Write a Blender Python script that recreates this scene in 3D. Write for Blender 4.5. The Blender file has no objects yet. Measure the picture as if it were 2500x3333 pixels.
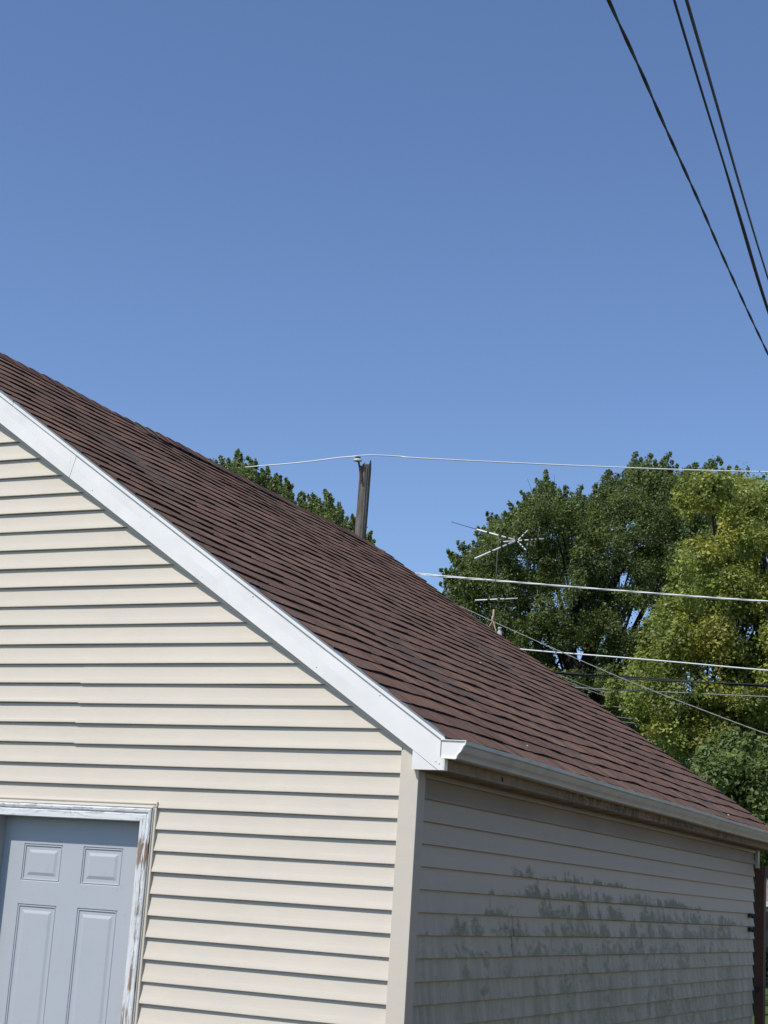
import bpy, math, random
import numpy as np
from mathutils import Vector, Matrix

# ------------------------------------------------------------ camera, world, sun
ZO = 2.45                                   # height above the ground of the reference siding line
CAM = Vector((2.99168, -6.73110, -0.64167 + ZO))
FWD = Vector((-0.42281187, 0.87621429, 0.23125449))
RGT = Vector((0.90525633, 0.42012973, 0.06326127))
UPV = Vector((0.04172646, -0.2360922, 0.97083437))
FPX, PW, PH = 5222.2, 2500.0, 3333.0
scene = bpy.context.scene
col = scene.collection
cd = bpy.data.cameras.new('camera'); cam = bpy.data.objects.new('camera', cd); col.objects.link(cam)
M3 = Matrix((RGT, UPV, -FWD)).transposed()
cam.matrix_world = Matrix.Translation(CAM) @ M3.to_4x4()
cd.sensor_fit = 'HORIZONTAL'; cd.sensor_width = 36.0; cd.lens = FPX / PW * 36.0
cd.clip_start = 0.1; cd.clip_end = 4000
scene.camera = cam
SUN = Vector((-0.50, -1.0, 1.43)).normalized()      # direction towards the sun
world = bpy.data.worlds.new('World'); scene.world = world; world.use_nodes = True
wn = world.node_tree; wn.nodes.clear()
wo = wn.nodes.new('ShaderNodeOutputWorld'); bg = wn.nodes.new('ShaderNodeBackground')
sky = wn.nodes.new('ShaderNodeTexSky'); sky.sky_type = 'NISHITA'; sky.sun_disc = False
sky.sun_elevation = math.asin(SUN.z); sky.sun_rotation = math.atan2(SUN.x, SUN.y)
sky.altitude = 100; sky.air_density = 1.0; sky.dust_density = 0.4; sky.ozone_density = 5.5
bg.inputs['Strength'].default_value = 0.136
tn = wn.nodes.new('ShaderNodeMix'); tn.data_type = 'RGBA'; tn.blend_type = 'MULTIPLY'; tn.inputs[0].default_value = 1; tn.inputs[7].default_value = (1.0, .985, 1.05, 1)
wn.links.new(sky.outputs[0], tn.inputs[6]); wn.links.new(tn.outputs[2], bg.inputs['Color']); wn.links.new(bg.outputs[0], wo.inputs['Surface'])
sd = bpy.data.lights.new('sun', 'SUN'); sd.energy = 4.0; sd.angle = math.radians(0.5); sd.color = (1.0, 0.955, 0.88)
so = bpy.data.objects.new('sun', sd); col.objects.link(so); so.location = (-20, -40, 50)
so.rotation_euler = SUN.to_track_quat('Z', 'Y').to_euler()
scene.view_settings.view_transform = 'Standard'; scene.view_settings.look = 'None'
scene.view_settings.exposure = 0.0; scene.view_settings.gamma = 1.0
try: scene.view_settings.use_curve_mapping = False
except Exception: pass

# ------------------------------------------------------------ helpers
rnd = random.Random(7)
def ray(px, py):
    return (FWD * FPX + RGT * (px - PW / 2) - UPV * (py - PH / 2))
def at(px, py, dist):                       # point seen at photo position px,py at horizontal distance dist
    d = ray(px, py); return CAM + d * (dist / math.hypot(d.x, d.y))
def on(px, py, ax, val):
    d = ray(px, py); return CAM + d * ((val - CAM[ax]) / d[ax])

class MB:
    def __init__(s): s.v = []; s.f = []; s.sm = []; s.tint = []
    def add(s, verts, faces, smooth=False, tint=1.0):
        b = len(s.v); s.v += [tuple(v) for v in verts]
        for f in faces: s.f.append([b + i for i in f]); s.sm.append(smooth); s.tint.append(tint)
    def quad(s, a, b, c, d, **k): s.add([a, b, c, d], [(0, 1, 2, 3)], **k)
    def box(s, x0, x1, y0, y1, z0, z1, **k):
        v = [(x, y, z) for x in (x0, x1) for y in (y0, y1) for z in (z0, z1)]
        s.add(v, [(0,1,3,2),(4,6,7,5),(0,4,5,1),(2,3,7,6),(0,2,6,4),(1,5,7,3)], **k)
    def prism(s, poly, a0, a1, ax, **k):    # poly of 2D points in the two other axes, extruded along ax
        n = len(poly)
        def mk(p, a):
            if ax == 1: return (p[0], a, p[1])
            if ax == 0: return (a, p[0], p[1])
            return (p[0], p[1], a)
        v = [mk(p, a0) for p in poly] + [mk(p, a1) for p in poly]
        fs = [tuple(range(n)), tuple(range(2*n-1, n-1, -1))] + [(i, (i+1) % n, n + (i+1) % n, n + i) for i in range(n)]
        s.add(v, fs, **k)
    def tube(s, pts, r, n=8, cap=True, smooth=True, **k):
        pts = [Vector(p) for p in pts]; m = len(pts)
        rs = r if isinstance(r, (list, tuple)) else [r] * m
        t = (pts[1] - pts[0]).normalized()
        u = t.cross(Vector((0, 0, 1)) if abs(t.z) < .95 else Vector((1, 0, 0))).normalized()
        V = []
        for i, p in enumerate(pts):
            t = (pts[min(i+1, m-1)] - pts[max(i-1, 0)]).normalized()
            u = (u - t * u.dot(t)).normalized(); w = t.cross(u)
            for j in range(n):
                a = 2 * math.pi * j / n; V.append(p + (u * math.cos(a) + w * math.sin(a)) * rs[i])
        F = [(i*n+j, i*n+(j+1) % n, (i+1)*n+(j+1) % n, (i+1)*n+j) for i in range(m-1) for j in range(n)]
        if cap: F += [tuple(range(n-1, -1, -1)), tuple(range((m-1)*n, m*n))]
        s.add(V, F, smooth=smooth, **k)
    def lathe(s, c, prof, n=20, axis=Vector((0, 0, 1)), **k):
        q = Vector((0, 0, 1)).rotation_difference(axis); V = []; m = len(prof)
        for (r, z) in prof:
            for j in range(n):
                a = 2*math.pi*j/n; V.append(Vector(c) + q @ Vector((r*math.cos(a), r*math.sin(a), z)))
        F = [(i*n+j, i*n+(j+1) % n, (i+1)*n+(j+1) % n, (i+1)*n+j) for i in range(m-1) for j in range(n)]
        s.add(V, F, smooth=True, **k)
    def build(s, name, mat, parent=None, zoff=ZO, tint=False):
        me = bpy.data.meshes.new(name)
        org = Vector(parent_origin.get(parent.name, (0, 0, 0))) if parent else Vector((0, 0, 0))
        off = Vector((0, 0, zoff)) - org
        me.from_pydata([(v[0]+off.x, v[1]+off.y, v[2]+off.z) for v in s.v], [], s.f)
        me.materials.append(mat)
        me.polygons.foreach_set('use_smooth', s.sm)
        if tint:
            ca = me.color_attributes.new('tint', 'FLOAT_COLOR', 'CORNER'); arr = []
            for f, t in zip(s.f, s.tint):
                c = (t, t, t, 1) if not isinstance(t, tuple) else (*t, 1)
                arr += list(c) * len(f)
            ca.data.foreach_set('color', arr)
        me.update()
        o = bpy.data.objects.new(name, me); col.objects.link(o)
        if parent:
            o.parent = parent; parent_origin[o.name] = tuple(org)
        return o
parent_origin = {}
def tag(o, label=None, cat=None, group=None, kind=None):
    if label: o['label'] = label
    if cat: o['category'] = cat
    if group: o['group'] = group
    if kind: o['kind'] = kind
    return o
def empty(name, loc):
    o = bpy.data.objects.new(name, None); o.location = loc; o.empty_display_size = .3; col.objects.link(o)
    parent_origin[o.name] = tuple(loc); return o

# ------------------------------------------------------------ materials
class NT:
    def __init__(s, name):
        s.m = bpy.data.materials.new(name); s.m.use_nodes = True; s.t = s.m.node_tree
        s.b = s.t.nodes['Principled BSDF']; s.geo = s.t.nodes.new('ShaderNodeNewGeometry'); s.pos = s.geo.outputs['Position']
    def n(s, typ, **k):
        x = s.t.nodes.new(typ)
        for a, b in k.items(): setattr(x, a, b)
        return x
    def put(s, inp, v):
        if hasattr(v, 'is_linked') or isinstance(v, bpy.types.NodeSocket): s.t.links.new(v, inp)
        else:
            if isinstance(v, tuple) and len(v) == 3 and len(inp.default_value) == 4: v = (*v, 1)
            inp.default_value = v
    def scale(s, v, sc):
        x = s.n('ShaderNodeVectorMath', operation='MULTIPLY'); s.put(x.inputs[0], v); x.inputs[1].default_value = sc; return x.outputs[0]
    def noise(s, scale=5, detail=3, vec=None, sc=None, rough=.5, dist=0):
        x = s.n('ShaderNodeTexNoise'); v = vec if vec is not None else s.pos
        if sc: v = s.scale(v, sc)
        s.put(x.inputs['Vector'], v); x.inputs['Scale'].default_value = scale; x.inputs['Detail'].default_value = detail
        x.inputs['Roughness'].default_value = rough; x.inputs['Distortion'].default_value = dist; return x.outputs['Fac']
    def ramp(s, v, a, b, c0=0., c1=1.):
        x = s.n('ShaderNodeMapRange'); x.clamp = True; s.put(x.inputs[0], v)
        for i, q in zip((1, 2, 3, 4), (a, b, c0, c1)): s.put(x.inputs[i], q)
        return x.outputs[0]
    def mix(s, f, a, b):
        x = s.n('ShaderNodeMix', data_type='RGBA'); s.put(x.inputs[0], f); s.put(x.inputs[6], a); s.put(x.inputs[7], b); return x.outputs[2]
    def mul(s, c, f):
        x = s.n('ShaderNodeMix', data_type='RGBA', blend_type='MULTIPLY'); x.inputs[0].default_value = 1; s.put(x.inputs[6], c); s.put(x.inputs[7], f); return x.outputs[2]
    def math(s, op, a, b=0.):
        x = s.n('ShaderNodeMath', operation=op); s.put(x.inputs[0], a); s.put(x.inputs[1], b); return x.outputs[0]
    def xyz(s):
        x = s.n('ShaderNodeSeparateXYZ'); s.put(x.inputs[0], s.pos); return x.outputs
    def bump(s, h, strength=.3, dist=.002):
        x = s.n('ShaderNodeBump'); x.inputs['Strength'].default_value = strength; x.inputs['Distance'].default_value = dist
        s.put(x.inputs['Height'], h); s.put(s.b.inputs['Normal'], x.outputs[0])
    def fin(s, color=None, rough=.6, spec=.4, metal=0.):
        if color is not None: s.put(s.b.inputs['Base Color'], color)
        s.put(s.b.inputs['Roughness'], rough); s.b.inputs['Specular IOR Level'].default_value = spec; s.b.inputs['Metallic'].default_value = metal
        return s.m

def m_plain(name, c, rough=.6, var=.12, scale=8, spec=.4, metal=0., bump=0.):
    t = NT(name); n = t.noise(scale, 4)
    cc = t.mix(n, tuple(x*(1-var) for x in c), tuple(min(1, x*(1+var)) for x in c))
    if bump: t.bump(t.noise(scale*12, 3), bump, .003)
    return t.fin(cc, rough, spec, metal)

def m_vinyl(name, c, grime_bounce=False):
    t = NT(name)
    big = t.noise(1.3, 3); fine = t.noise(30, 4, sc=(1, 1, 6)); mid = t.noise(6, 4, sc=(1, 1, 3), rough=.6)
    cc = t.mix(t.ramp(big, .3, .7), tuple(x*.94 for x in c), tuple(x*1.02 for x in c))
    cc = t.mix(t.ramp(mid, .35, .75), cc, tuple(x*1.035 for x in (c[0], c[1]*.985, c[2]*.94)))
    t.bump(fine, .25, .0012)
    if grime_bounce:
        X, Y, Z = t.xyz()
        zr = t.math('SUBTRACT', ZO, Z)                       # metres below the reference line
        row = t.math('DIVIDE', zr, .1016)
        rowi = t.math('FLOOR', row); frac = t.math('FRACT', row)      # frac 1 = lower lip
        cmb = t.n('ShaderNodeCombineXYZ'); t.put(cmb.inputs[0], t.math('MULTIPLY', rowi, 3.7)); t.put(cmb.inputs[1], Y); t.put(cmb.inputs[2], t.math('MULTIPLY', Z, 2.0))
        blot = t.noise(7.5, 6, vec=cmb.outputs[0], rough=.68, dist=.8)
        strk = t.noise(13, 4, vec=cmb.outputs[0], rough=.7)
        cm2 = t.n('ShaderNodeCombineXYZ'); t.put(cm2.inputs[0], t.math('MULTIPLY', rowi, 1.9)); t.put(cm2.inputs[1], t.math('MULTIPLY', Y, 1.0)); t.put(cm2.inputs[2], 3.0)
        hump = t.noise(4.5, 3, vec=cm2.outputs[0], rough=.6)
        # how strongly each row is colonised: a band on the upper rows that widens downwards
        y0 = t.ramp(row, 4.5, 8.5, 1.5, -.3); y1 = t.ramp(row, 4.6, 6.5, 2.9, 6.9)
        pres = t.math('MULTIPLY', t.ramp(t.math('SUBTRACT', Y, y0), -.4, .6), t.ramp(t.math('SUBTRACT', Y, y1), -.7, .4, 1., 0.))
        pres = t.math('MULTIPLY', pres, t.ramp(row, 4.2, 7.5, .62, 1.)); pres = t.math('MULTIPLY', pres, t.ramp(row, 4.0, 4.1))
        pres = t.math('MULTIPLY', pres, t.ramp(Y, .5, 2.5, .72, 1.))
        amp = t.math('ADD', t.math('MULTIPLY', t.math('SUBTRACT', blot, .5), 1.7), t.math('MULTIPLY', t.math('SUBTRACT', hump, .5), 1.5))
        sm = t.math('ADD', t.math('ADD', amp, t.math('MULTIPLY', pres, .62)), t.math('MULTIPLY', frac, t.ramp(row, 5., 11., .55, .10)))
        sm = t.math('ADD', sm, t.math('MULTIPLY', t.math('SUBTRACT', t.noise(26, 5, rough=.7), .5), .45))
        m = t.math('MULTIPLY', t.ramp(sm, .67, .98), t.ramp(frac, .99, 1.0, 1., .2))
        m = t.math('MULTIPLY', m, t.ramp(pres, 0., .3))
        cc = t.mix(t.math('MULTIPLY', m, .90), cc, (.120, .105, .026))
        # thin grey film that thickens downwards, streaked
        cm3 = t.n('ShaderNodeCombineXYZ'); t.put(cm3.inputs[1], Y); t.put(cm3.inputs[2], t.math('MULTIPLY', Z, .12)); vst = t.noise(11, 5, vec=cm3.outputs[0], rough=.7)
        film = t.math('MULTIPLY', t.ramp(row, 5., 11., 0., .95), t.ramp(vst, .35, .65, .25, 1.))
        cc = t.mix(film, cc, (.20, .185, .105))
        # warm ground bounce painted brown into the upper courses, strongest on the top one
        bounce_tint = t.math('MULTIPLY', t.math('ADD', t.ramp(row, 1.97, 2.0, .50, 0.), t.ramp(row, 2., 4.6, .34, 0.)), t.ramp(big, .2, .6, .7, 1.))
        cc = t.mix(bounce_tint, cc, (.20, .135, .075))
    return t.fin(cc, .55, .35)

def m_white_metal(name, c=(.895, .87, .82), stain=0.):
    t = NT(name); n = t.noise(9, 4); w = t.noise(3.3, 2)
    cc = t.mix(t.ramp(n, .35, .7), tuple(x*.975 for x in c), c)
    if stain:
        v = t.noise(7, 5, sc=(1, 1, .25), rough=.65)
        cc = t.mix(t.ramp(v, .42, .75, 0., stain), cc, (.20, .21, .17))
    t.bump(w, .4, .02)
    return t.fin(cc, .42, .45)

def m_peel(name, bare, along):
    # peeling white paint over bare wood; bare = list of (z0, z1) zones (relative) where the paint is gone
    t = NT(name); X, Y, Z = t.xyz()
    sc = (1, 1, .09) if along == 'z' else (.09, 1, 1)
    g = t.noise(70, 5, sc=sc, rough=.65, dist=.6); g2 = t.noise(30, 4, sc=sc, rough=.6, dist=.4)
    paint = t.mix(t.noise(12, 3), (.70, .71, .69), (.80, .81, .80))
    wood = t.mix(t.ramp(g, .3, .7), (.11, .07, .04), (.36, .27, .19))
    crack = t.ramp(t.math('ABSOLUTE', t.math('SUBTRACT', g, .5)), .0, .035, 1., 0.)
    cc = t.mix(t.math('MULTIPLY', crack, t.ramp(g2, .40, .58)), paint, (.16, .14, .12))
    if along == 'z':
        zr = t.math('SUBTRACT', Z, ZO); m = 0.
        for (a, b, w) in bare:
            q = t.math('MULTIPLY', t.ramp(zr, a - .03, a + .05), t.ramp(zr, b - .05, b + .03, 1., 0.))
            q = t.math('MULTIPLY', q, w); m = t.math('MAXIMUM', m, q)
        s = t.math('ADD', t.math('MULTIPLY', g2, .45), t.math('MULTIPLY', g, .65))
        k = t.ramp(t.math('ADD', s, t.math('MULTIPLY', m, .50)), .70, .76)
        cc = t.mix(k, cc, wood)
    t.bump(g, .8, .003)
    return t.fin(cc, .7, .25)

def m_shingle():
    t = NT('asphalt_shingle')
    a = t.n('ShaderNodeVertexColor', layer_name='tint')
    gran = t.noise(900, 2, rough=.8); spk = t.noise(260, 3, rough=.8); big = t.noise(1.6, 4, rough=.6); med = t.noise(9, 4, rough=.6)
    c = t.mul(a.outputs['Color'], t.mix(t.ramp(big, .3, .7), (.82, .80, .84), (1.12, 1.08, 1.02)))
    c = t.mul(c, t.mix(t.ramp(med, .3, .7), (.86, .86, .88), (1.10, 1.08, 1.05)))
    c = t.mul(c, t.mix(t.ramp(spk, .33, .67), (.55, .54, .56), (1.42, 1.42, 1.4)))
    t.bump(gran, .7, .002)
    return t.fin(c, .9, .2)

def m_leaf(name, c, trans=.35, yel=None):
    t = NT(name); a = t.n('ShaderNodeVertexColor', layer_name='tint')
    cc = t.mul(a.outputs['Color'], c)
    cc = t.mix(t.ramp(t.noise(.75, 4), .48, .68), cc, t.mul(a.outputs['Color'], yel)) if yel else cc
    t.fin(cc, .5, .35)
    tr = t.n('ShaderNodeBsdfTranslucent'); t.put(tr.inputs['Color'], t.mul(cc, (1.25, 1.35, .7)))
    mx = t.n('ShaderNodeMixShader'); mx.inputs[0].default_value = trans
    out = t.t.nodes['Material Output']
    t.t.links.new(t.b.outputs[0], mx.inputs[1]); t.t.links.new(tr.outputs[0], mx.inputs[2]); t.t.links.new(mx.outputs[0], out.inputs['Surface'])
    return t.m

def m_pole():
    t = NT('weathered_pole_wood'); g = t.noise(28, 6, sc=(1, 1, .045), rough=.65, dist=.5); g2 = t.noise(9, 3, sc=(1, 1, .12))
    c = t.mix(t.ramp(g, .35, .65), (.045, .040, .036), (.25, .23, .205)); c = t.mix(t.ramp(g2, .5, .7, 0, .5), c, (.12, .085, .06))
    t.bump(g, 1.0, .035); return t.fin(c, .85, .2)

def m_grass():
    t = NT('lawn_grass'); n = t.noise(.35, 5); n2 = t.noise(25, 4)
    c = t.mix(n, (.045, .075, .018), (.10, .13, .035)); c = t.mix(t.ramp(n2, .3, .7, 0, .6), c, (.07, .12, .03))
    t.bump(n2, .6, .03); return t.fin(c, .9, .2)

VINYL = (.662, .598, .498)
MV = m_vinyl('cream_vinyl_siding', VINYL); MVS = m_vinyl('cream_vinyl_siding_shade_tint_and_algae', (.45, .358, .268), True)  # side copy of the cream vinyl, its wall's shade mixed into the base colour
MW = m_white_metal('white_aluminium_trim'); MG = m_white_metal('weathered_gutter_metal', (.44, .425, .385), .5)
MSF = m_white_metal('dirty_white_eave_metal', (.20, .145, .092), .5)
MDR = m_plain('grey_drip_edge_metal', (.20, .235, .25), .5, .15, 15)
MS = m_shingle(); MP = m_pole()
def m_door():
    t = NT('blue_grey_door_paint'); n = t.noise(3, 3); c = t.mix(n, (.44, .468, .49), (.475, .503, .525)); c = t.mix(t.ramp(t.noise(14, 6, rough=.7), .56, .72, 0, .35), c, (.36, .38, .38)); c = t.mix(t.ramp(t.noise(60, 3), .74, .78, 0, .6), c, (.20, .20, .19)); t.bump(t.noise(18, 4, sc=(1, 1, .5)), .15, .004); return t.fin(c, t.ramp(t.noise(7, 4), .3, .7, .38, .6), .4)
MD = m_door()
MDARK = m_plain('dark_interior', (.03, .03, .03), .9)

# ------------------------------------------------------------ ground
g = MB(); N = 24; R = 900.
g.add([(-R, -R, 0), (R, -R, 0), (R, R, 0), (-R, R, 0)], [(0, 1, 2, 3)])
tag(g.build('ground', m_grass(), zoff=0), kind='structure')
MCON = m_plain('driveway_asphalt', (.06, .058, .055), .85, .15, 3, bump=.3)
g = MB(); g.box(-7.2, 9.5, -9.5, -.304, -.05, .012); tag(g.build('driveway', MCON, zoff=0), kind='structure')
g = MB(); g.box(.35, 9.5, -.3, 16., -.05, .010)
tag(g.build('added_bounce_ground', m_plain('warm_bounce_brown', (.215, .155, .10), .9, .3, 12, bump=.6), zoff=0), kind='structure')  # unseen ground strip added to throw warm light up the side wall

# ------------------------------------------------------------ garage
E_ = .1016; SL = .6675; XR = -3.72; YB = 7.05; YR = 7.26; LIP = 0.; VAL = .016
ZG = -ZO
garage = empty('garage', (XR, 3.5, 0))
tag(garage, 'cream vinyl sided garage with brown shingle roof, white trim and a grey door', 'garage')
PROF = [(0.0, .0075), (0.0, .0012), (.0022, 0.), (.007, .0006), (.014, .0019), (.024, .0040), (.036, .0066), (.050, .0090), (.066, .0113), (.084, .0134), (.1016, .0152)]
rake = lambda x: -.007 - SL * abs(x) if False else (-.007 - SL * (x if x > XR else 2 * XR - x))
DX0, DX1, DZT = -2.335, -1.465, -.372             # door opening seen between the casings
CW = .066; JW = .022                               # casing and channel widths
jx0, jx1, jz = DX0 - CW - JW + .002, DX1 + CW + JW - .002, DZT + CW + JW - .002
def xlim(z):                                       # half-plane under the rake: largest x with rake(x) > z
    return min(-.0864, -(z + .007 + .012) / SL)
sid = MB()
def strip(mb, segs, zb, dy=0., dz=0., frac=(0, 99)):
    # segs: function z -> (x0, x1) of one lap section
    X0, X1 = segs(zb)[0], segs(zb)[1]; cuts = []
    kx = math.floor(min(X0, 2*XR) / .4) * .4
    while kx < .2:
        cuts.append(kx); kx += .4
    wv = lambda x, q: .0011*math.sin(x*2.3 + q*1.9) + .0007*math.sin(x*5.9 + q*3.1)
    row = round(zb / E_)
    for c0, c1 in zip(cuts[:-1], cuts[1:]):
        def pt(x, h, y):
            fr_ = 1 - h / E_
            return (x, y + dy + wv(x, row) * fr_, zb + h + (dz if h < .02 else 0) + (wv(x, row + 5)*.7 if h < .02 else 0))
        for i in range(len(PROF) - 1):
            (h0, y0), (h1, y1) = PROF[i], PROF[i+1]
            a0, b0 = segs(zb + h0); a1, b1 = segs(zb + h1)
            A0, B0 = max(a0, c0), min(b0, c1); A1, B1 = max(a1, c0), min(b1, c1)
            if B0 - A0 < .001 and B1 - A1 < .001: continue
            B0 = max(A0, B0); B1 = max(A1, B1)
            mb.quad(pt(A0, h0, y0), pt(B0, h0, y0), pt(B1, h1, y1), pt(A1, h1, y1), smooth=(i > 1))
for n in range(-25, 24):                           # lap n has its lower lip at z = -n*E_
    zb = -n * E_
    if zb < ZG - .05: continue
    rg = lambda z: (2 * XR - xlim(z), xlim(z))
    if zb > -SL * XR: continue
    seams = {0: -1.90, -1: -1.902, -2: -1.899, -3: -1.898, -9: -5.6, -10: -5.6, 5: -4.9, 6: -4.9}
    def clipped(a, b):
        return lambda z, a=a, b=b: (max(rg(z)[0], a), max(max(rg(z)[0], a), min(rg(z)[1], b)))
    parts = []
    if zb + E_ <= jz + .001: parts = [(-99, jx0), (jx1, 99)]
    elif zb < jz:                                  # lap cut by the head channel
        parts = [(-99, jx0), (jx1, 99)]
        h0 = jz - zb
        pts = [(h, y) for h, y in PROF if h > h0]
        hh = [(h0, np.interp(h0, [p[0] for p in PROF[2:]], [p[1] for p in PROF[2:]]))] + pts
        for (a, ya), (b, yb) in zip(hh[:-1], hh[1:]):
            sid.quad((jx0, ya, zb+a), (jx1, ya, zb+a), (jx1, yb, zb+b), (jx0, yb, zb+b), smooth=True)
    else: parts = [(-99, 99)]
    for a, b in parts:
        if n in seams and a < seams[n] < b:
            strip(sid, clipped(a, seams[n]), zb, dz=.0035); strip(sid, clipped(seams[n] - .012, b), zb, dy=-.0012)
        else: strip(sid, clipped(a, b), zb)
sid.build('front_siding', MV, garage)
# sheathing behind the laps and the back of the building
sh = MB()
sh.prism([(jx1, ZG), (-.03, ZG), (-.03, -.04), (jx1, rake(jx1) - .02)], .018, .03, 1)
sh.prism([(2*XR+.03, ZG), (jx0, ZG), (jx0, rake(jx0) - .02), (XR, rake(XR) - .02), (2*XR+.03, -.04)], .018, .03, 1)
sh.prism([(jx0, jz), (jx1, jz), (jx1, rake(jx1) - .02), (jx0, rake(jx0) - .02)], .018, .03, 1)
sh.prism([(-.02, ZG), (2*XR+.02, ZG), (2*XR+.02, -.04), (XR, rake(XR) - .02), (-.02, -.04)], YB - .05, YB, 1)
sh.box(2*XR+.001, 2*XR+.03, .03, YB - .05, ZG, -.06)
sh.box(-.03, -.018, .03, YB - .05, ZG, -.04)
sh.build('wall_sheathing', m_plain('cream_wall_backing', (.55, .50, .43), .7), garage)
# side wall laps (face +X)
ss = MB()
for n in range(1, 25):
    zb = -n * E_
    if zb < ZG - .05: continue
    cut = -.106 if n == 1 else 9
    secs = [(.080, YB)]
    sm = {7: 2.64, 6: 2.64, 8: .95+.4, 9: 1.35, 14: 4.3, 15: 4.3}
    if n in sm: secs = [(.080, sm[n], .0, .0), (sm[n] - .01, YB, .0014, .003)]
    for s in secs:
        y0, y1 = s[0], s[1]; dx = s[2] if len(s) > 2 else 0; dz = s[3] if len(s) > 3 else 0
        pr = [(min(zb + h + (dz if h < .02 else 0), cut), -d + dx) for h, d in PROF]
        for i, ((za, xa), (zc, xc)) in enumerate(zip(pr[:-1], pr[1:])):
            if n == 1: continue
            ny = 6
            for j in range(ny):
                ya = y0 + (y1-y0)*j/ny; yb_ = y0 + (y1-y0)*(j+1)/ny
                ss.quad((xa, ya, za), (xa, yb_, za), (xc, yb_, zc), (xc, ya, zc), smooth=(i > 1))
    # open far ends of the laps
    if n > 1:
        pr = [(-d, zb + h) for h, d in PROF] + [(-.018, zb + E_), (-.018, zb)]
        ss.add([(x, YB, z) for x, z in pr], [tuple(range(len(pr)))])
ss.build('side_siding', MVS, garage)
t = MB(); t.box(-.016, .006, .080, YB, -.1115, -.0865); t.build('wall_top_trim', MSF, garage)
# corner post
cp = MB()
cp.box(-.0864, .004, -.004, .004, ZG, -.086 + .09)
cp.box(-.0864, -.02, .004, .016, ZG, .05)
cp.build('corner_post', MV, garage)
cp = MB(); cp.box(-.004, .0038, .0042, .0825, ZG, -.0865); cp.build('corner_post', m_vinyl('shade_tinted_side_vinyl', (.41, .335, .265)), garage)  # side return of the post, its shade carried by a darker vinyl colour
cp = MB(); cp.box(2*XR-.004, 2*XR+.0864, -.004, .016, ZG, .004); cp.box(2*XR-.004, 2*XR+.004, .016, YB, ZG, -.0865); cp.build('corner_post', MV, garage)

# channel trim that follows the rake above the laps
rk = MB()
for s_ in (1,):
    for a, b in ((XR, -.03),):
        rk.prism([(a, rake(a)), (b, rake(b)), (b, rake(b) - .026), (a, rake(a) - .026)], -.0025, .015, 1)
a, b = 2*XR + .03, XR
rk.prism([(a, rake(a)), (b, rake(b)), (b, rake(b) - .026), (a, rake(a) - .026)], -.0025, .015, 1)
rk.build('rake_channel', MV, garage)

# rake fascia, in two runs of metal with a lap seam, nail heads, plumb-cut end and eave return
FY = -.035; FX = .139
up = lambda x: .141 - SL * (x if x > XR else 2*XR - x)
fa = MB()
xs = -2.10
def rk_run(mb, a, b, y0, y1, lo, hi, sub=30, wob=.0018):
    pa = []
    for i in range(sub + 1):
        x = a + (b - a) * i / sub; w = wob * math.sin(x * 7.1 + 1) + wob * .7 * math.sin(x * 17.3)
        pa.append((x, lo(x), hi(x), y0 + w))
    for p, q in zip(pa[:-1], pa[1:]):
        mid = lambda r: (r[1] + r[2]) / 2
        for z0, z1 in ((1, 'm'), ('m', 2)):
            g0 = lambda r, k: (mid(r) if k == 'm' else r[k])
            gy = lambda r, k: r[3] if k == 'm' else y0
            mb.quad((p[0], gy(p, z0), g0(p, z0)), (q[0], gy(q, z0), g0(q, z0)), (q[0], gy(q, z1), g0(q, z1)), (p[0], gy(p, z1), g0(p, z1)), smooth=True)
        mb.quad((p[0], y1, p[1]), (q[0], y1, q[1]), (q[0], y0, q[1]), (p[0], y0, p[1]))
        mb.quad((p[0], y1, p[2]), (q[0], y1, q[2]), (q[0], y0, q[2]), (p[0], y0, p[2]))
seam_cut = .035
# right run: from the seam to the plumb cut
rk_run(fa, xs, -.02, FY, .014, rake, up)
fa.prism([(-.02, rake(-.02)), (.113, -.084), (FX, -.084), (FX, up(FX)), (-.02, up(-.02))], FY, .0, 1)
run2 = MB(); rk_run(run2, XR, xs - .0, FY - .0022, .014, rake, up, 20)
run2.prism([(xs, rake(xs)), (xs + .002, rake(xs)), (xs + .040, up(xs) - .01), (xs, up(xs))], FY - .0022, FY + .002, 1)
rk_run(run2, 2*XR - FX, XR, FY - .0008, .014, rake, up, 40)
f1 = fa.build('rake_fascia', MW, garage); f2 = run2.build('rake_fascia', MW, garage)
ret = MB(); ret.prism([(-.017, rake(-.017) - .002), (-.017, -.084), (.108, -.084)], FY + .001, .0, 1); ret.build('eave_return', MW, garage)
nl = []
x = .10; k = 0
while x > -7.2:
    zz = (rake(x) + .028) if k % 2 == 0 else (up(x) - .024)
    if x > -3.6: nl.append((x, zz))
    x -= .30 + .04 * ((k * 7) % 3); k += 1
nl.append((.118, -.055))
nm = m_plain('nail_head', (.62, .63, .62), .5)
for (x, z) in nl:
    nb = MB(); nb.lathe((x, FY + .0008, z), [(.0001, .0036), (.0022, .0032), (.0033, .002), (.0035, 0)], 8, axis=Vector((0, -1, 0))); nb.build('nail_head', nm, f1)
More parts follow.
